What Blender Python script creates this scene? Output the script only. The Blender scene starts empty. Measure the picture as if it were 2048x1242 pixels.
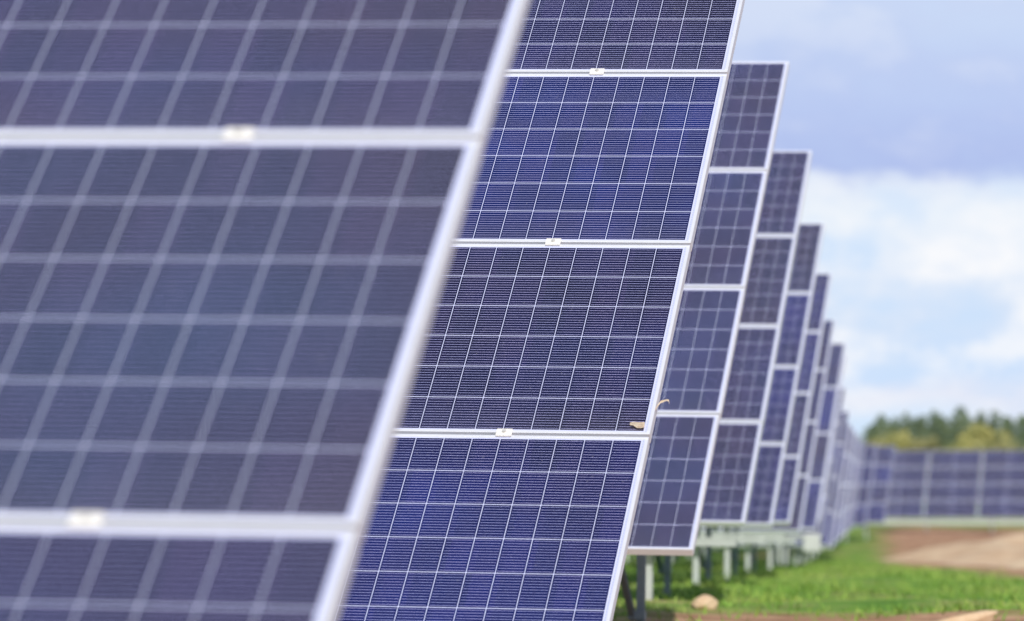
import bpy, bmesh, math, random
from mathutils import Vector, Matrix
random.seed(11)
sc = bpy.context.scene
COL = sc.collection
R = math.radians
ZC = 1.2                                   # camera height over the datum
F_PX, YAW, PITCH, ROLL = 9900.0, R(9.6046), math.atan(424 / 9900.0), R(0.9254)
TILT = R(35.67)
W, H, PITCH_S, PITCH_X = 2.086, 1.045, 1.06, 2.106

# ------------------------------------------------------------------ helpers
def box(bm, x0, x1, y0, y1, z0, z1, mi=0, M=None):
    vs = [bm.verts.new(Vector(p)) for p in ((x0,y0,z0),(x1,y0,z0),(x1,y1,z0),(x0,y1,z0),(x0,y0,z1),(x1,y0,z1),(x1,y1,z1),(x0,y1,z1))]
    if M is not None:
        for v in vs: v.co = M @ v.co
    for q in ((3,2,1,0),(4,5,6,7),(0,1,5,4),(1,2,6,5),(2,3,7,6),(3,0,4,7)):
        f = bm.faces.new([vs[i] for i in q]); f.material_index = mi
    return vs
def bar(bm, a, b, w, d):
    """a rectangular bar from a to b"""
    a, b = Vector(a), Vector(b)
    t = (b - a); L = t.length; t.normalize()
    s = Vector((1,0,0)) if abs(t.x) < .9 else Vector((0,1,0))
    n = t.cross(s).normalized(); s = n.cross(t).normalized()
    M = Matrix((s, n, t)).transposed().to_4x4(); M.translation = a
    box(bm, -w/2, w/2, -d/2, d/2, 0, L, 0, M)
def channel(bm, a, b, w, d, t=.006):
    """an open C-section bar from a to b, its open side towards +x"""
    a, b = Vector(a), Vector(b)
    ax = (b - a); L = ax.length; ax.normalize()
    s = Vector((1,0,0)) if abs(ax.x) < .9 else Vector((0,1,0))
    n = ax.cross(s).normalized(); s = n.cross(ax).normalized()
    M = Matrix((s, n, ax)).transposed().to_4x4(); M.translation = a
    box(bm, -w/2, -w/2 + t, -d/2, d/2, 0, L, 0, M)
    box(bm, -w/2 + t, w/2, -d/2, -d/2 + t, 0, L, 0, M)
    box(bm, -w/2 + t, w/2, d/2 - t, d/2, 0, L, 0, M)
def mesh(name, bm, mats, smooth=False, bev=0):
    if bev: bmesh.ops.bevel(bm, geom=bm.edges[:], offset=bev, segments=1, affect='EDGES')
    bmesh.ops.recalc_face_normals(bm, faces=bm.faces[:])
    me = bpy.data.meshes.new(name); bm.to_mesh(me); bm.free()
    for m in (mats if isinstance(mats, (list, tuple)) else [mats]): me.materials.append(m)
    if smooth: me.polygons.foreach_set('use_smooth', [True]*len(me.polygons))
    return me
def obj(name, me, parent=None, loc=(0,0,0), rot=(0,0,0)):
    o = bpy.data.objects.new(name, me); COL.objects.link(o)
    o.parent = parent; o.location = loc; o.rotation_euler = rot
    return o
def tag(o, label=None, cat=None, group=None, kind=None):
    if label: o['label'] = label
    if cat: o['category'] = cat
    if group: o['group'] = group
    if kind: o['kind'] = kind
    return o

# ------------------------------------------------------------------ materials
class NT:
    def __init__(s, name):
        s.m = bpy.data.materials.new(name); s.m.use_nodes = True
        s.t = s.m.node_tree; s.b = s.t.nodes['Principled BSDF']
    def n(s, typ, **kw):
        nd = s.t.nodes.new(typ)
        for k, v in kw.items(): setattr(nd, k, v)
        return nd
    def put(s, sock, v):
        if isinstance(v, bpy.types.NodeSocket): s.t.links.new(v, sock)
        else: sock.default_value = v
    def math(s, op, a, b=0.0, c=0.0):
        nd = s.n('ShaderNodeMath', operation=op)
        s.put(nd.inputs[0], a); s.put(nd.inputs[1], b); s.put(nd.inputs[2], c)
        return nd.outputs[0]
    def mix(s, f, a, b, blend='MIX'):
        nd = s.n('ShaderNodeMix', data_type='RGBA', blend_type=blend)
        s.put(nd.inputs['Factor'], f); s.put(nd.inputs[6], a); s.put(nd.inputs[7], b)
        return nd.outputs[2]
    def noise(s, vec, scale, detail=3, rough=.5):
        nd = s.n('ShaderNodeTexNoise'); nd.inputs['Scale'].default_value = scale
        nd.inputs['Detail'].default_value = detail; nd.inputs['Roughness'].default_value = rough
        if vec is not None: s.t.links.new(vec, nd.inputs['Vector'])
        return nd.outputs['Fac']
    def ramp(s, fac, stops):
        nd = s.n('ShaderNodeValToRGB'); e = nd.color_ramp.elements
        while len(e) < len(stops): e.new(0.5)
        for i, (p, c) in enumerate(stops):
            e[i].position = p; e[i].color = c if len(c) == 4 else (*c, 1)
        s.put(nd.inputs[0], fac); return nd.outputs[0]
    def set(s, **kw):
        for k, v in kw.items(): s.put(s.b.inputs[k.replace('_', ' ')], v)
        return s

def simple(name, col, rough, metal=0.0, var=.12, scale=6):
    k = NT(name); tc = k.n('ShaderNodeTexCoord')
    f = k.noise(tc.outputs['Object'], scale, 5, .65)
    c = k.mix(f, tuple(x*(1-var) for x in col) + (1,), tuple(min(1, x*(1+var)) for x in col) + (1,))
    r = k.math('MULTIPLY_ADD', f, .25, rough - .12)
    k.set(Base_Color=c, Roughness=r, Metallic=metal)
    return k.m
ALU = simple('anodised_aluminium', (.80, .82, .88), .5, .2, .05, 9)
CLAMP = simple('cast_aluminium', (.90, .88, .84), .45, .1, .05, 40)
STEEL_SHADED = simple('shaded_galvanised_steel', (.25, .31, .37), .5, .3, .2, 14)  # dark base carries the shade under the tables, rear posts included
BOLT = simple('bolt_steel', (.66, .65, .62), .5, .2)
BACK = simple('white_backsheet', (.70, .70, .71), .6)
TRAY_SUNLIT = simple('tray_and_sunlit_steel', (.55, .59, .57), .5, .2, .22, 5)  # tray colour, also the sunlit copy of the post steel
BOXM = simple('painted_box', (.60, .62, .60), .55)

# photovoltaic glass : half cells 20 x 6, twelve busbars a cell, seen through glass
k = NT('photovoltaic_glass')
tc = k.n('ShaderNodeTexCoord'); sp = k.n('ShaderNodeSeparateXYZ'); k.t.links.new(tc.outputs['Object'], sp.inputs[0])
MX, CW, MG = .0200, .0847, .014          # margin, half-cell pitch, gap in the middle of the module
MY = .0165; CH = (H - 2*MY) / 6
px = k.math('MULTIPLY', sp.outputs[0], -1.0)                 # distance from the right edge
# fold the module about its middle
fx = k.math('SUBTRACT', W/2, k.math('ABSOLUTE', k.math('SUBTRACT', px, W/2)))
u = k.math('DIVIDE', k.math('SUBTRACT', fx, MX), (W/2 - MG/2 - MX)/12)
v = k.math('DIVIDE', k.math('SUBTRACT', sp.outputs[1], MY), CH)
fu, fv = k.math('FRACT', u), k.math('FRACT', v)
eu = k.math('SUBTRACT', .5, k.math('ABSOLUTE', k.math('SUBTRACT', fu, .5)))   # 0 at the cell border
ev = k.math('SUBTRACT', .5, k.math('ABSOLUTE', k.math('SUBTRACT', fv, .5)))
ingx = k.math('MULTIPLY', k.math('GREATER_THAN', u, 0.0), k.math('LESS_THAN', u, 12.0))
ingy = k.math('MULTIPLY', k.math('GREATER_THAN', v, 0.0), k.math('LESS_THAN', v, 6.0))
incell = k.math('MULTIPLY', k.math('MULTIPLY', k.math('GREATER_THAN', eu, .0138), k.math('GREATER_THAN', ev, .0108)), k.math('MULTIPLY', ingx, ingy))
bb = k.math('FRACT', k.math('MULTIPLY_ADD', fv, 12.5, -.25))
bus = k.math('MULTIPLY', k.math('LESS_THAN', k.math('ABSOLUTE', k.math('SUBTRACT', bb, .5)), .063), k.math('GREATER_THAN', eu, .055))
# ribbon along the outer margin
rib = k.math('MULTIPLY', k.math('GREATER_THAN', fx, .0125), k.math('LESS_THAN', fx, .0158))
dash = k.math('GREATER_THAN', k.math('FRACT', k.math('MULTIPLY', fv, 12.0)), .25)
rib = k.math('MULTIPLY', rib, dash)
oi = k.n('ShaderNodeObjectInfo')
# cell to cell differences and slow drift across the module
cmb = k.n('ShaderNodeCombineXYZ')
k.put(cmb.inputs[0], k.math('FLOOR', k.math('DIVIDE', px, CW))); k.put(cmb.inputs[1], k.math('FLOOR', v)); k.put(cmb.inputs[2], k.math('MULTIPLY', oi.outputs['Random'], 57.0))
wn = k.n('ShaderNodeTexWhiteNoise', noise_dimensions='3D'); k.t.links.new(cmb.outputs[0], wn.inputs['Vector'])
shift = k.n('ShaderNodeVectorMath', operation='ADD')
k.t.links.new(tc.outputs['Object'], shift.inputs[0])
cm2 = k.n('ShaderNodeCombineXYZ'); k.put(cm2.inputs[0], k.math('MULTIPLY', oi.outputs['Random'], 91.0)); k.put(cm2.inputs[1], k.math('MULTIPLY', oi.outputs['Random'], 37.0))
k.t.links.new(cm2.outputs[0], shift.inputs[1])
drift = k.noise(shift.outputs[0], 1.1, 3, .5)
fine = k.noise(shift.outputs[0], 60, 3, .7)
val = k.math('MULTIPLY', k.math('MULTIPLY_ADD', wn.outputs['Value'], .36, .80), k.math('MULTIPLY_ADD', drift, .6, .7))
val = k.math('MULTIPLY', val, k.math('MULTIPLY_ADD', fine, .4, .8))
blu = k.ramp(drift, [(.30, (.0052, .0042, .028)), (.5, (.0036, .0055, .060)), (.72, (.0024, .011, .100))])
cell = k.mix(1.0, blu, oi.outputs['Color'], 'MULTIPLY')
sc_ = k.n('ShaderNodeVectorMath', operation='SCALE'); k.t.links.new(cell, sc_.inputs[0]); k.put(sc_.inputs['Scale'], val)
busc = k.mix(wn.outputs['Value'], (.41, .43, .76, 1), (.48, .45, .78, 1))
c = k.mix(bus, sc_.outputs[0], busc)
c = k.mix(incell, (.62, .65, .90, 1), c)
c = k.mix(rib, c, (.46, .51, .72, 1))
spk = k.ramp(k.noise(shift.outputs[0], 130, 2, .5), [(.70, (0,0,0)), (.78, (.30,.30,.30))])
low = k.n('ShaderNodeMapRange'); k.put(low.inputs[0], sp.outputs[1]); low.inputs[1].default_value = .16; low.inputs[2].default_value = .01; low.inputs[3].default_value = .004; low.inputs[4].default_value = .036
dust = k.math('MAXIMUM', spk, k.math('MULTIPLY', low.outputs[0], k.math('MULTIPLY_ADD', k.noise(shift.outputs[0], 14, 5, .7), 1.6, .0)))
c = k.mix(dust, c, (.55, .54, .56, 1))
k.set(Base_Color=c, Roughness=.55, Coat_Weight=1.0, Coat_Roughness=.10, Coat_IOR=1.17)
k.b.inputs['Specular IOR Level'].default_value = .1
PV = k.m

# ------------------------------------------------------------------ terrain
GY = [(-60,-1.15),(5,-1.13),(13.6,-.86),(21.4,-.63),(25,-.50),(27.5,-.457),(29.5,-.45),(37,-.48),(45,-.47),(54,-.53),(62,-.53),(75,-.62),(88,-.78),(105,-.72),(130,-.55),(165,-.32),(196,-.12),(215,.15),(300,1.1),(420,2.4),(900,6),(5000,10)]
def ground_z(x, y):
    for (a, za), (b, zb) in zip(GY, GY[1:]):
        if y <= b:
            t = max(0, (y - a) / (b - a)); t = t*t*(3 - 2*t) if b - a < 40 else t
            z = za + (zb - za)*t; break
    else: z = 0
    if abs(x) < 80 and -40 < y < 240:
        z += .025*math.sin(x*1.7 + y*.6) + .02*math.sin(y*2.1 - x*.9) + .012*math.sin(x*4.3)*math.sin(y*3.7)
    return z + ZC

gk = NT('grass_and_soil')
geo = gk.n('ShaderNodeNewGeometry'); gs = gk.n('ShaderNodeSeparateXYZ'); gk.t.links.new(geo.outputs['Position'], gs.inputs[0])
P = geo.outputs['Position']
n1 = gk.noise(P, .9, 6, .62); n2 = gk.noise(P, 7, 5, .7); n3 = gk.noise(P, .35, 4, .6); n4 = gk.noise(P, 2.6, 5, .65); n5 = gk.noise(P, 1.7, 4, .6)
grass = gk.ramp(n1, [(.30, (.100, .220, .036)), (.45, (.170, .330, .050)), (.58, (.290, .430, .080)), (.72, (.440, .470, .150))])
grass = gk.mix(gk.math('MULTIPLY_ADD', n2, .7, .0), grass, (.120, .260, .040, 1))
grass = gk.mix(gk.ramp(n5, [(.52, (0,0,0)), (.72, (.75,.75,.75))]), grass, (.46, .43, .17, 1))
soil = gk.ramp(n4, [(.3, (.28, .14, .085)), (.5, (.47, .27, .165)), (.7, (.64, .43, .27))])
# the dirt track right of the row ends, the bare strip near the second row
trk = gk.math('ADD', gs.outputs[0], gk.math('MULTIPLY', gs.outputs[1], .123))       # x + .123 y
trk = gk.math('ADD', trk, gk.math('MULTIPLY_ADD', n1, 2.6, -1.4))
m1 = gk.n('ShaderNodeMapRange'); gk.put(m1.inputs[0], trk); m1.inputs[1].default_value = 2.85; m1.inputs[2].default_value = 3.5
near = gk.math('ADD', gs.outputs[1], gk.math('MULTIPLY_ADD', n1, 6.0, -3.0))
m2 = gk.n('ShaderNodeMapRange'); gk.put(m2.inputs[0], near); m2.inputs[1].default_value = 27.3; m2.inputs[2].default_value = 26.3
xr = gk.n('ShaderNodeMapRange'); gk.put(xr.inputs[0], gk.math('ADD', gs.outputs[0], gk.math('MULTIPLY_ADD', n1, 1.0, -.5))); xr.inputs[1].default_value = -4.0; xr.inputs[2].default_value = -3.5
m2o = gk.math('MULTIPLY', m2.outputs[0], xr.outputs[0])
patch = gk.n('ShaderNodeMapRange'); gk.put(patch.inputs[0], n3); patch.inputs[1].default_value = .56; patch.inputs[2].default_value = .68
far = gk.n('ShaderNodeMapRange'); gk.put(far.inputs[0], gs.outputs[1]); far.inputs[1].default_value = 215; far.inputs[2].default_value = 205
t2 = gk.math('ADD', gs.outputs[0], gk.math('MULTIPLY', gs.outputs[1], .0925)); t2 = gk.math('ADD', t2, gk.math('MULTIPLY_ADD', n1, 2.4, -1.2))
m3 = gk.n('ShaderNodeMapRange'); gk.put(m3.inputs[0], t2); m3.inputs[1].default_value = -.5; m3.inputs[2].default_value = .5
msk = gk.math('MAXIMUM', gk.math('MAXIMUM', gk.math('MULTIPLY', gk.math('MULTIPLY', m1.outputs[0], m3.outputs[0]), far.outputs[0]), m2o), gk.math('MULTIPLY', patch.outputs[0], .7))
bmp = gk.n('ShaderNodeBump'); bmp.inputs['Strength'].default_value = .6; bmp.inputs['Distance'].default_value = .05; gk.put(bmp.inputs['Height'], n2)
gk.set(Base_Color=gk.mix(msk, grass, soil), Roughness=.95, Normal=bmp.outputs[0]); gk.b.inputs['Specular IOR Level'].default_value = .1
def axis(lo, hi, step, far):
    a = []; x = lo
    while x <= hi: a.append(x); x += step
    s = step
    while a[-1] < far: s *= 1.6; a.append(a[-1] + s)
    s = step
    while a[0] > -far: s *= 1.6; a.insert(0, a[0] - s)
    return a
xs, ys = axis(-26, 14, .5, 4000), axis(-10, 215, .8, 5000)
bm = bmesh.new()
g = [[bm.verts.new((x, y, ground_z(x, y))) for x in xs] for y in ys]
for j in range(len(ys) - 1):
    for i in range(len(xs) - 1): bm.faces.new((g[j][i], g[j][i+1], g[j+1][i+1], g[j+1][i]))
tag(obj('ground', mesh('ground', bm, gk.m, True)), 'grassy field with bare soil track', None, None, 'structure')

# heaps of dug soil on the track
sk = NT('dug_soil'); geo = sk.n('ShaderNodeNewGeometry')
a1 = sk.noise(geo.outputs['Position'], 1.3, 6, .65); a2 = sk.noise(geo.outputs['Position'], 9, 4, .7)
b_ = sk.n('ShaderNodeBump'); b_.inputs['Strength'].default_value = .8; b_.inputs['Distance'].default_value = .08; sk.put(b_.inputs['Height'], a2)
sk.set(Base_Color=sk.ramp(a1, [(.3, (.54, .34, .20)), (.5, (.76, .54, .34)), (.7, (.86, .68, .46))]), Roughness=.95, Normal=b_.outputs[0])
def mound(cx, cy, rx, ry, h, seed, rot=0):
    rnd = random.Random(seed); ph = [rnd.uniform(0, 6.28) for _ in range(8)]
    bm = bmesh.new(); N, K = 48, 14
    cr, sr = math.cos(rot), math.sin(rot); rings = []
    for kx in range(K):
        r = 1 - kx / K; row = []
        for i in range(N):
            a = i/N*2*math.pi
            w = 1 + .16*math.sin(2*a + ph[0]) + .10*math.sin(5*a + ph[1]) + .05*math.sin(11*a + ph[2])
            lx, ly = rx*r*w*math.cos(a), ry*r*w*math.sin(a)
            x, y = cx + lx*cr - ly*sr, cy + lx*sr + ly*cr
            z = h*(1 - r)**.8*(1 + .22*math.sin(1.3*x + ph[3])*math.sin(1.1*y + ph[4]) + .10*math.sin(4*x + ph[5]) + .08*math.sin(5*y + ph[6]))
            row.append(bm.verts.new((x, y, ground_z(x, y) - .06 + z)))
        rings.append(row)
    for p, q in zip(rings, rings[1:]):
        for i in range(N): bm.faces.new((p[i], p[(i+1) % N], q[(i+1) % N], q[i]))
    bm.faces.new(rings[-1])
    return mesh('dirt_mound', bm, sk.m, True)
for a in ((-6.8, 112, 3.2, 14, .66, 3, .12), (-3.7, 98, 3.4, 9, .8, 5, .1), (-4.6, 72, 1.0, 2.6, .14, 6, .1)):
    tag(obj('dirt_mound', mound(*a)), 'low heap of pale dug soil beside the track', None, None, 'structure')

# grass blades
bl = NT('grass_blades'); oi2 = bl.n('ShaderNodeNewGeometry')
q1 = bl.noise(oi2.outputs['Position'], .9, 6, .62); q2 = bl.n('ShaderNodeMath', operation='MULTIPLY_ADD')
bc = bl.ramp(q1, [(.30, (.095, .22, .034)), (.45, (.170, .340, .050)), (.58, (.290, .430, .080)), (.72, (.43, .46, .14))])
q5 = bl.noise(oi2.outputs['Position'], 1.7, 4, .6)
bc = bl.mix(bl.ramp(q5, [(.52, (0,0,0)), (.72, (.7,.7,.7))]), bc, (.46, .44, .17, 1))
bl.set(Base_Color=bl.mix(bl.math('MULTIPLY', oi2.outputs['Random Per Island'], .55), bc, (.30, .40, .09, 1)), Roughness=.8)
bl.b.inputs['Specular IOR Level'].default_value = .2
bm = bmesh.new(); rnd = random.Random(5)
ground_patch = lambda x, y: math.sin(x*1.9 + .7*y) + math.sin(y*.83 - x*1.1) + math.sin(x*.7 + y*1.37) > 1.35
for _ in range(46000):
    y = 20 + 90*rnd.random()**1.7
    x = -.124*y + .6 + rnd.uniform(-3.2, 3.6)
    if ground_patch(x, y): continue
    if x + .123*y > 2.9 + .35*math.sin(y*.8) and rnd.random() < .96: continue
    if y < 26.8 + .4*math.sin(3*x) and x > -3.7 and rnd.random() < .8: continue
    z = ground_z(x, y) - .01
    cl = .5 + .5*math.sin(x*2.3 + 1.7*math.sin(y*.9))*math.sin(y*1.3 + x)
    h = (.025 + .06*cl)*rnd.uniform(.5, 1.3); w = rnd.uniform(.006, .014)
    a = rnd.uniform(0, 6.28); lean = rnd.uniform(.2, 1.4)*h; b = rnd.uniform(0, 6.28)
    dx, dy = math.cos(a)*w, math.sin(a)*w
    bm.faces.new((bm.verts.new((x-dx, y-dy, z)), bm.verts.new((x+dx, y+dy, z)), bm.verts.new((x+lean*math.cos(b), y+lean*math.sin(b), z+h))))
tag(obj('grass', mesh('grass', bm, bl.m)), 'short green grass growing along the row ends', 'grass', None, 'stuff')

# ------------------------------------------------------------------ solar tables
LIP, DEP = .011, .035
bm = bmesh.new()
box(bm, -W, 0, 0, LIP, -DEP, 0); box(bm, -W, 0, H - LIP, H, -DEP, 0)
box(bm, -W, -W + LIP, LIP, H - LIP, -DEP, -.0004); box(bm, -LIP, 0, LIP, H - LIP, -DEP, -.0004)
FRAME = mesh('panel_frame', bm, ALU, bev=.0012)
bm = bmesh.new(); box(bm, -W + .008, -.008, .008, H - .008, -.0065, -.0022)
for f in bm.faces: f.material_index = 0 if f.calc_center_median().z > -.003 else 1
GLASS = mesh('cell_glass', bm, [PV, BACK])
bm = bmesh.new()
box(bm, -.024, .024, -.019, .019, .0006, .0055)
mid = bmesh.ops.bevel(bm, geom=bm.edges[:], offset=.0014, segments=2, affect='EDGES')
box(bm, -.021, .021, -.0055, .0055, -.035, .002)
CLAMPM = mesh('mid_clamp', bm, CLAMP)
bm = bmesh.new(); bmesh.ops.create_cone(bm, cap_ends=True, segments=6, radius1=.0062, radius2=.0058, depth=.006, matrix=Matrix.Translation((0, .001, .0085)))
BOLTM = mesh('bolt', bm, BOLT)

def make_table(x, y, zb, ncol, tints, tilt=TILT, label='', group='rows of solar tables', clear=.5, front=.6, rear=.82, roll=0, yaw=0, gap=0, tray_h=.036, rail_x=.435, tray=False, clamps=True, jbox=False):
    """right end at x, low front edge at y and height zb (camera datum), columns running to -x"""
    PX = PITCH_X + gap
    root = bpy.data.objects.new('solar_table', None); COL.objects.link(root)
    root.empty_display_size = .3
    root.location = (x, y, zb + ZC - clear); root.rotation_euler = (0, roll, yaw)
    tag(root, label, 'solar table', group)
    ct, st = math.cos(tilt), math.sin(tilt)
    def at(s, n, xx): return (xx, s*ct - n*st, clear + s*st + n*ct)
    for r in range(4):                                  # r = 0 lowest
        for c in range(ncol):
            jx = random.uniform(-.004, .004)
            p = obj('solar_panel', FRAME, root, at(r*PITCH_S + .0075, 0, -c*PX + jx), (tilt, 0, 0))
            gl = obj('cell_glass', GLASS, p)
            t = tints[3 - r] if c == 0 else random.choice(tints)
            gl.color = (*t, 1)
    if clamps:
        for r in range(1, 4):
            for c in range(ncol):
                for dx in (-rail_x, -W + rail_x):
                    cm = obj('mid_clamp', CLAMPM, root, at(r*PITCH_S, 0, -c*PX + dx), (tilt, 0, 0))
                    obj('bolt', BOLTM, cm)
    L = ncol*PX
    def piece(name, bm, m=STEEL_SHADED): return obj(name, mesh(name, bm, m), root)
    for c in range(ncol):                               # rails up the slope
        for dx in (-rail_x, -W + rail_x):
            bm = bmesh.new(); box(bm, -.02, .02, .02, 4*PITCH_S - .02, -.080, -.0365)
            o = piece('rail', bm); o.location = at(0, 0, -c*PX + dx); o.rotation_euler = (tilt, 0, 0)
    sf, sr = .20, 3.2
    for s in (sf, sr):                                  # purlins under the rails
        bm = bmesh.new(); channel(bm, at(s, -.122, -L + .05), at(s, -.122, -.12), .08, .06); piece('purlin', bm)
    xf = -front; first = True
    while xf > -L:
        xrr = xf - (rear - front)
        bm = bmesh.new(); p = at(sf, -.16, xf); channel(bm, (p[0], p[1], -.35), (p[0], p[1], p[2] + .02), .043, .045); piece('post', bm, TRAY_SUNLIT)  # front post: pale steel, sunlight put into its colour
        bm = bmesh.new(); q = at(sr, -.16, xrr); channel(bm, (q[0], q[1], -.35), (q[0], q[1], q[2] + .02), .038, .05); piece('post', bm)  # rear post: same steel, its shade put into the darker colour
        bm = bmesh.new(); e = at(1.15, -.085, xrr + .02); channel(bm, (xrr - .036, q[1] - .02, .15), (xrr - .036, e[1], e[2]), .030, .032, .004); piece('brace', bm)
        bm = bmesh.new(); bar(bm, (xrr - .056, q[1] - .045, .165), (xrr + .03, q[1] - .045, .165), .04, .036); piece('bracket', bm)
        xf -= 2.6
    if tray:                                            # cable tray hung just under the low front edge
        bm = bmesh.new(); z0 = clear - .140 - (tray_h - .036)
        box(bm, -L + .1, -.06, .10, .157, z0, z0 + .004); box(bm, -L + .1, -.06, .097, .10, z0, z0 + tray_h); box(bm, -L + .1, -.06, .157, .16, z0, z0 + tray_h)
        xf = -front
        while xf > -L: box(bm, xf - .02, xf + .02, .16, .24, z0 + .012, z0 + .035); xf -= 2.6
        piece('cable_tray', bm, TRAY_SUNLIT)
    if jbox:
        bm = bmesh.new(); box(bm, -.16, .06, -.04, .10, .20, .44); obj('junction_box', mesh('junction_box', bm, BOXM, bev=.02), root)
    return root

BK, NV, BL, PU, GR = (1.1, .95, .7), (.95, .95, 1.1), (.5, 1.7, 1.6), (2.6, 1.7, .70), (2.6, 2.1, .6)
dz = 4*PITCH_S*math.sin(TILT)
T = [
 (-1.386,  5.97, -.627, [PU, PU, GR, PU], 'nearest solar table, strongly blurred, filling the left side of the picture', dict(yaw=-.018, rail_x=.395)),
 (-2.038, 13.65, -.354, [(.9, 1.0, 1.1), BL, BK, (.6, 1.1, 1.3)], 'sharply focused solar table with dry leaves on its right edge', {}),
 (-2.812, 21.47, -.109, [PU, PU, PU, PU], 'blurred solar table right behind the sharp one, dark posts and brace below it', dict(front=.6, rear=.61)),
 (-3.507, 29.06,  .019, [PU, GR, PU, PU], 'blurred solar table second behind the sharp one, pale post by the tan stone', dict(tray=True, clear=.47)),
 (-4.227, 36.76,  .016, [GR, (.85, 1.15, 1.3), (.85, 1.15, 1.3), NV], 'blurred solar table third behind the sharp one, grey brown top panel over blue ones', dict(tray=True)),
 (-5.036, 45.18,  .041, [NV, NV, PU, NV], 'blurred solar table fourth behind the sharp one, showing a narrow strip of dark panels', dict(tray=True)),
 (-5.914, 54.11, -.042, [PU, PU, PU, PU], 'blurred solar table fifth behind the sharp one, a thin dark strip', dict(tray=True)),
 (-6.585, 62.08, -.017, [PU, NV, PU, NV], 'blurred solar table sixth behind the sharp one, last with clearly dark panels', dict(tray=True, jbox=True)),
]
def pix(px, py, y):
    """world x, z (camera datum) of the photo point seen at depth y"""
    cy, sy, cp, s_p = math.cos(YAW), math.sin(YAW), math.cos(PITCH), math.sin(PITCH)
    Fv = Vector((-sy*cp, cy*cp, s_p)); Rv = Vector((cy, sy, 0)); Uv = Rv.cross(Fv)
    R2 = Rv*math.cos(ROLL) + Uv*math.sin(ROLL); U2 = -Rv*math.sin(ROLL) + Uv*math.cos(ROLL)
    d = Fv*F_PX + R2*(px - 1024) - U2*(py - 621)
    d *= y/d.y
    return d.x, d.z
FAR = [(74.2, 1692, 712), (82.6, 1691, 775), (91, 1699, 822), (99.5, 1704, 848), (108, 1710, 858), (116.5, 1714, 866), (125, 1719, 873), (133.5, 1724, 880), (142, 1730, 886), (150.5, 1754, 889), (159, 1791, 892)]
for i, (x, y, zb, t, lab, kw) in enumerate(T): make_table(x, y, zb, 2, t, label=lab, **kw)
for i, (yt, px_, py_) in enumerate(FAR):
    x, z = pix(px_, py_, yt)
    lab = 'far blurred solar table in the overlapping stack of white row ends'
    if i == 0: lab = 'thin far solar table peeking out right behind the last clearly dark one'
    if i == 9: lab = 'far solar table whose end shows left of the bright strip before the long row'
    if i == 10: lab = 'far solar table ending in a bright strip just left of the long row'
    make_table(x, yt - 4*PITCH_S*math.cos(TILT), z - dz, 2, [PU, NV, PU, NV], label=lab, clamps=False)
x, z = pix(2289, 900, 199)
TB = R(39.6)
DK = (.5, .45, .5)
make_table(x, 199 - 4*PITCH_S*math.cos(TB), z - 4*PITCH_S*math.sin(TB), 7, [DK, DK, DK, DK], tilt=TB, label='long far solar table running to the right edge below the trees', roll=-.0161, clamps=False, clear=.34, tray=True, tray_h=.16, gap=.03)

# ------------------------------------------------------------------ dry leaves on the sharp table
lk = NT('dry_leaf'); lt = lk.n('ShaderNodeTexCoord')
ln = lk.noise(lt.outputs['Object'], 90, 4, .6)
lk.set(Base_Color=lk.ramp(ln, [(.3, (.78, .60, .43)), (.55, (.92, .80, .64)), (.8, (.95, .90, .80))]), Roughness=.75)
def sheet(name, pts, thick, M, label):
    """a curled leaf blade: a strip of (x, y, z, halfwidth) along its rib, with thickness"""
    bm = bmesh.new(); rows = []
    for (x, y, z, w) in pts:
        rows.append([bm.verts.new((x, y - w, z)), bm.verts.new((x, y, z - w*.25)), bm.verts.new((x, y + w, z + w*.2))])
    for p, q in zip(rows, rows[1:]):
        for i in range(2): bm.faces.new((p[i], q[i], q[i+1], p[i+1]))
    bmesh.ops.solidify(bm, geom=bm.faces[:], thickness=thick)
    me = mesh(name, bm, lk.m); o = obj(name, me); o.matrix_world = M
    return tag(o, label, 'leaf', 'dry leaves on the sharp table')
ROT = Matrix.Rotation(TILT, 4, 'X')
x1, y1, z1 = -2.038, 13.65, -.354 + ZC
def on_panel(dx, s, n=0): return Matrix.Translation((x1 + dx, y1 + s*math.cos(TILT) - n*math.sin(TILT), z1 + s*math.sin(TILT) + n*math.cos(TILT))) @ ROT
sheet('dry_leaf', [(-.045, .008, .004, .006), (-.033, .006, .006, .009), (-.022, -.001, .005, .013), (-.010, -.003, .006, .014), (-.002, -.002, .007, .013), (.000, -.002, .006, .012)], .0006, on_panel(-.019, PITCH_S + .045), 'tan dry leaf lying flat in the corner of the sharp table')
sheet('dry_leaf', [(-.004, -.030, -.004, .003), (.004, -.012, .002, .006), (.012, .002, .006, .007), (.022, .008, .006, .005), (.030, .009, .009, .004), (.036, .006, .008, .005), (.038, -.006, .006, .003)], .0006, on_panel(.003, PITCH_S + .165), 'curled tan leaf sticking out from the right edge of the sharp table')

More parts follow.
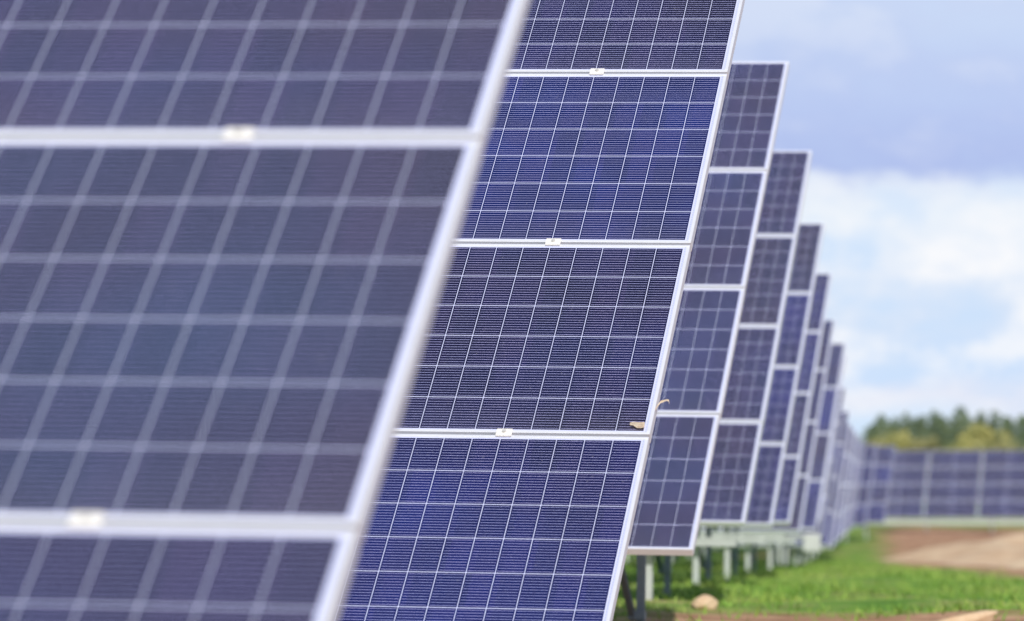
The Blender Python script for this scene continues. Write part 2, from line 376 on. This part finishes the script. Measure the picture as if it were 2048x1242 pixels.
# ------------------------------------------------------------------ stones
tk = NT('sandstone'); tt = tk.n('ShaderNodeTexCoord'); s1 = tk.noise(tt.outputs['Object'], 7, 6, .65)
b2 = tk.n('ShaderNodeBump'); b2.inputs['Strength'].default_value = .5; b2.inputs['Distance'].default_value = .03; tk.put(b2.inputs['Height'], s1)
tk.set(Base_Color=tk.ramp(s1, [(.3, (.50, .34, .21)), (.55, (.68, .49, .31)), (.75, (.77, .61, .43))]), Roughness=.9, Normal=b2.outputs[0])
def stone(px_, d, sx, sy, sz, seed, label, rot=0, shear=0, wedge=False):
    rnd = random.Random(seed)
    bm = bmesh.new(); bmesh.ops.create_icosphere(bm, subdivisions=4, radius=1)
    planes = [(Vector((rnd.gauss(0,1), rnd.gauss(0,1), rnd.gauss(0,.8))).normalized(), rnd.uniform(.62, .9)) for _ in range(11)]
    for v in bm.verts:
        for n, dd in planes:
            e = v.co.dot(n) - dd
            if e > 0: v.co -= n*e*.9
        v.co += v.co.normalized()*.045*math.sin(9*v.co.x + 7*v.co.y)*math.sin(8*v.co.z + 5*v.co.x)
        if wedge: v.co.z = v.co.z*(.35 + .65*max(0, min(1, (v.co.x + .9)/1.5)))
        v.co = Vector((v.co.x*sx + shear*v.co.z*sx, v.co.y*sy, v.co.z*sz))
    x, _ = pix(px_, 1150, d)
    o = obj('stone', mesh('stone', bm, tk.m, True), None, (x, d, ground_z(x, d) + sz*.55), (0, 0, rot))
    return tag(o, label, 'stone', 'stones in the grass')
stone(1408, 28.1, .085, .08, .062, 4, 'rounded tan stone on the grass below the pale posts', .3)
stone(1912, 25.3, .20, .11, .088, 9, 'pointed tan stone on bare soil at the lower right corner', .1, .62, True)

# ------------------------------------------------------------------ trees
def leafmat(name, stops):
    m = NT(name); gg = m.n('ShaderNodeNewGeometry'); to = m.n('ShaderNodeTexCoord')
    nz = m.noise(to.outputs['Object'], .8, 3, .6)
    f = m.math('MULTIPLY_ADD', gg.outputs['Random Per Island'], .5, m.math('MULTIPLY', nz, .5))
    m.set(Base_Color=m.ramp(f, stops), Roughness=.8); m.b.inputs['Specular IOR Level'].default_value = .2
    return m.m
CON = leafmat('conifer_needles', [(.25, (.135, .195, .130)), (.55, (.195, .260, .150)), (.8, (.280, .330, .170))])
YEL = leafmat('autumn_leaves', [(.25, (.30, .31, .12)), (.5, (.44, .42, .15)), (.8, (.58, .51, .21))])
OLV = leafmat('olive_leaves', [(.25, (.24, .26, .13)), (.55, (.36, .34, .16)), (.8, (.46, .40, .20))])
BARK = simple('bark', (.16, .11, .08), .9)
def leaf(bm, c, s, rnd):
    a = Vector((rnd.gauss(0,1), rnd.gauss(0,1), rnd.gauss(0,.6))).normalized(); b = a.orthogonal().normalized()
    b.rotate(Matrix.Rotation(rnd.uniform(0, 6.28), 3, a)); 
    cc = a.cross(b)
    bm.faces.new([bm.verts.new(c + b*s), bm.verts.new(c + cc*s*.5), bm.verts.new(c - b*s), bm.verts.new(c - cc*s*.5)])
def trunk_mesh(h, r, limbs, rnd):
    bm = bmesh.new()
    def cone(a, b, r0, r1, n=7):
        t = (b - a).normalized(); s = t.orthogonal().normalized(); q = t.cross(s)
        A = [bm.verts.new(a + (s*math.cos(i/n*6.283) + q*math.sin(i/n*6.283))*r0) for i in range(n)]
        B = [bm.verts.new(b + (s*math.cos(i/n*6.283) + q*math.sin(i/n*6.283))*r1) for i in range(n)]
        for i in range(n): bm.faces.new((A[i], A[(i+1) % n], B[(i+1) % n], B[i]))
    cone(Vector((0,0,-.4)), Vector((0,0,h*.5)), r, r*.6); cone(Vector((0,0,h*.5)), Vector((.05,0,h)), r*.6, r*.1)
    for (z, L, up) in limbs:
        a = rnd.uniform(0, 6.28); cone(Vector((0,0,z)), Vector((L*math.cos(a), L*math.sin(a), z + up)), r*.35, r*.08, 5)
    return mesh('trunk', bm, BARK, True)
def conifer_meshes(h, rad, seed):
    rnd = random.Random(seed); bm = bmesh.new()
    nb = 70
    for i in range(nb):
        f = .14 + .86*(i/nb); z = h*f; L = rad*(1 - f)**.6*rnd.uniform(.6, 1.2) + .22
        a = i*2.399 + rnd.uniform(-.3, .3)
        for j in range(int(20 + 40*(1 - f))):
            t = rnd.random()**.7
            c = Vector((L*t*math.cos(a) + rnd.gauss(0,.13), L*t*math.sin(a) + rnd.gauss(0,.13), z - .25*L*t + rnd.gauss(0,.14)))
            leaf(bm, c, rnd.uniform(.12, .24), rnd)
    return mesh('crown', bm, CON), trunk_mesh(h*.96, h*.016, [(h*(.2 + .07*q), rad*.7*(1 - .08*q), -.2) for q in range(7)], rnd)
def broad_meshes(h, rad, seed, m):
    rnd = random.Random(seed); bm = bmesh.new()
    cl = [(Vector((rnd.gauss(0, rad*.42), rnd.gauss(0, rad*.42), h*rnd.uniform(.32, .9))), rnd.uniform(.35, .7)*rad*.7) for _ in range(16)]
    for c, r in cl:
        for _ in range(130):
            d = Vector((rnd.gauss(0,1), rnd.gauss(0,1), rnd.gauss(0,.8))).normalized()*r*rnd.random()**.4
            leaf(bm, c + d, rnd.uniform(.10, .22), rnd)
    return mesh('crown', bm, m), trunk_mesh(h*.75, h*.02, [(h*.3 + .2*q, rad*.6, h*.25) for q in range(5)], rnd)
CONS = [conifer_meshes(10.5, 2.3, 1), conifer_meshes(11.5, 2.6, 2), conifer_meshes(9.2, 2.5, 3)]
YELS = [broad_meshes(5.6, 2.2, 4, YEL), broad_meshes(5.0, 1.9, 5, YEL)]
OLVS = [broad_meshes(6.2, 2.4, 6, OLV), broad_meshes(5.4, 2.2, 7, OLV)]
def tree(kind, pair, px_, top_py, d, label, group, rot):
    x, zt = pix(px_, top_py, d); zt += ZC
    zg = ground_z(x, d); hh = max(v.co.z for v in pair[0].vertices); s = (zt - zg)/hh
    r = bpy.data.objects.new(kind, None); COL.objects.link(r); r.location = (x, d, zg); r.rotation_euler = (0, 0, rot); r.scale = (max(.75, s),)*2 + (s,)
    obj('trunk', pair[1], r); obj('crown', pair[0], r)
    tag(r, label, 'tree' if 'tree' in kind else 'shrub', group)
rnd = random.Random(8)
front = [(1712, 868), (1738, 850), (1764, 828), (1790, 842), (1812, 822), (1843, 830), (1868, 818), (1884, 826), (1922, 812), (1962, 820), (1990, 818), (2016, 832), (2044, 828), (2072, 822), (2105, 818), (2140, 825), (2180, 815)]
ctree = 'dark green pointed conifer in the treeline beyond the long far table'
for i, (a, b) in enumerate(front):
    lab = ctree
    if a == 1922: lab = 'tallest conifer of the treeline, rising over the long far table'
    if a == 1712: lab = 'lowest conifer at the left end of the treeline beside the row ends'
    tree('conifer_tree', CONS[i % 3], a, b, 420 + rnd.uniform(-6, 6), lab, 'conifers beyond the solar field', rnd.uniform(0, 6))
for a in range(1700, 2220, 19):
    tree('conifer_tree', CONS[a % 3], a + rnd.uniform(-8, 8), (838 if a > 1752 else 870) + rnd.uniform(-9, 10), 432 + rnd.uniform(-6, 6), ctree, 'conifers beyond the solar field', rnd.uniform(0, 6))
for (a, b, d, prs, lab) in ((1797, 858, 404, YELS[0], 'yellow green autumn shrub left of centre in the treeline'), (1968, 838, 410, YELS[1], 'golden shrub high among the conifers, between two dark peaks'),
        (1932, 880, 396, YELS[0], 'bright yellow low shrub just over the long far table'), (1752, 872, 404, OLVS[0], 'olive brown shrub near the left end of the treeline'),
        (1845, 868, 404, OLVS[1], 'olive shrub between the yellow shrub and the dark conifers'), (1995, 876, 396, OLVS[0], 'brownish low shrub right of the bright yellow one'),
        (1722, 880, 398, OLVS[1], 'low olive shrub beside the end of the stacked tables'), (2090, 874, 398, YELS[1], 'yellow shrub at the right end of the treeline')):
    tree('autumn_shrub', prs, a, b, d, lab, 'autumn shrubs before the conifers', rnd.uniform(0, 6))

# ------------------------------------------------------------------ sky and sun
SUN_EL, SUN_AZ = R(40), R(17)              # azimuth : from straight behind the rows' fronts towards +x
sun_dir = Vector((math.sin(SUN_AZ)*math.cos(SUN_EL), -math.cos(SUN_AZ)*math.cos(SUN_EL), math.sin(SUN_EL)))
wd = bpy.data.worlds.new('World'); sc.world = wd; wd.use_nodes = True
class WT(NT):
    def __init__(s): s.t = wd.node_tree
w = WT(); bg = w.t.nodes['Background']; bg.inputs['Strength'].default_value = .1
sky = w.n('ShaderNodeTexSky', sky_type='NISHITA'); sky.sun_disc = False
sky.sun_elevation = SUN_EL; sky.sun_rotation = math.atan2(sun_dir.x, sun_dir.y); sky.air_density = 1.0; sky.dust_density = 1.2
tcw = w.n('ShaderNodeTexCoord'); mp = w.n('ShaderNodeMapping'); mp.inputs['Scale'].default_value = (1, 1, 2.1)
w.t.links.new(tcw.outputs['Generated'], mp.inputs[0])
ssep = w.n('ShaderNodeSeparateXYZ'); w.t.links.new(tcw.outputs['Generated'], ssep.inputs[0]); e = ssep.outputs[2]
def lin(c): return tuple(((q/255 + .055)/1.055)**2.4 if q > 10 else q/3294 for q in c)
nA = w.noise(mp.outputs[0], 26, 5, .55); nB = w.noise(mp.outputs[0], 75, 5, .6); nC = w.noise(mp.outputs[0], 2.2, 7, .6)
ee = w.math('ADD', e, w.math('MULTIPLY_ADD', nA, .016, -.008))
ee = w.math('ADD', ee, w.math('MULTIPLY_ADD', nB, .006, -.003))
band = w.ramp(w.math('MULTIPLY', ee, 1/.16), [(p/.16, lin(c)) for p, c in ((.010, (206, 228, 252)), (.022, (212, 231, 253)), (.0275, (228, 233, 248)), (.0325, (205, 226, 253)), (.043, (214, 229, 250)), (.053, (232, 240, 252)),
    (.066, (236, 243, 252)), (.0700, (226, 235, 250)), (.0730, (178, 194, 238)), (.086, (187, 203, 242)), (.102, (200, 215, 245)), (.125, (206, 219, 246)))])
nD = w.noise(mp.outputs[0], 38, 6, .6)
zone = w.ramp(w.math('MULTIPLY', ee, 1/.16), [(.018/.16, (0,0,0)), (.030/.16, (.7,.7,.7)), (.055/.16, (1,1,1)), (.068/.16, (.6,.6,.6)), (.073/.16, (.12,.12,.12)), (.11/.16, (.2,.2,.2))])
band = w.mix(w.math('MULTIPLY', w.ramp(nD, [(.48, (0,0,0)), (.60, (1,1,1))]), zone), band, (.95, .96, .99, 1))
band = w.mix(w.math('MULTIPLY', w.ramp(nD, [(.36, (1,1,1)), (.47, (0,0,0))]), w.math('MULTIPLY', zone, .8)), band, (.60, .76, .98, 1))
up = w.n('ShaderNodeVectorMath', operation='SCALE'); w.t.links.new(band, up.inputs[0]); up.inputs['Scale'].default_value = 10.0
cmask = w.ramp(nC, [(.52, (0,0,0)), (.78, (1,1,1))])
high = w.mix(w.math('MULTIPLY', cmask, .7), sky.outputs[0], (7.2, 7.8, 9.2, 1))
mr = w.n('ShaderNodeMapRange'); w.put(mr.inputs[0], e); mr.inputs[1].default_value = .12; mr.inputs[2].default_value = .34
w.t.links.new(w.mix(mr.outputs[0], up.outputs[0], high), bg.inputs['Color'])
sl = bpy.data.lights.new('sun', 'SUN'); sl.energy = 3.2; sl.angle = R(.5); sl.color = (1.0, .955, .89)
so = bpy.data.objects.new('sun', sl); COL.objects.link(so); so.rotation_euler = sun_dir.to_track_quat('Z', 'Y').to_euler()

# ------------------------------------------------------------------ camera
cam = bpy.data.cameras.new('camera'); co = bpy.data.objects.new('camera', cam); COL.objects.link(co); sc.camera = co
cam.sensor_width = 36; cam.lens = F_PX/2048*36; cam.clip_start = .3; cam.clip_end = 9000
cy, sy, cp, s_p = math.cos(YAW), math.sin(YAW), math.cos(PITCH), math.sin(PITCH)
Fv = Vector((-sy*cp, cy*cp, s_p)); Rv = Vector((cy, sy, 0)); Uv = Rv.cross(Fv)
R2 = Rv*math.cos(ROLL) + Uv*math.sin(ROLL); U2 = -Rv*math.sin(ROLL) + Uv*math.cos(ROLL)
Mx = Matrix((R2, U2, -Fv)).transposed().to_4x4(); Mx.translation = (0, 0, ZC); co.matrix_world = Mx
cam.dof.use_dof = True; cam.dof.focus_distance = 15.8; cam.dof.aperture_fstop = 4.6; cam.dof.aperture_blades = 8; cam.dof.aperture_rotation = R(22.5)

sc.render.engine = 'CYCLES'; sc.render.resolution_x = 1024; sc.render.resolution_y = 621
sc.cycles.use_denoising = True; sc.cycles.max_bounces = 8
sc.view_settings.view_transform = 'Standard'; sc.view_settings.look = 'None'; sc.view_settings.exposure = 0; sc.view_settings.gamma = 1
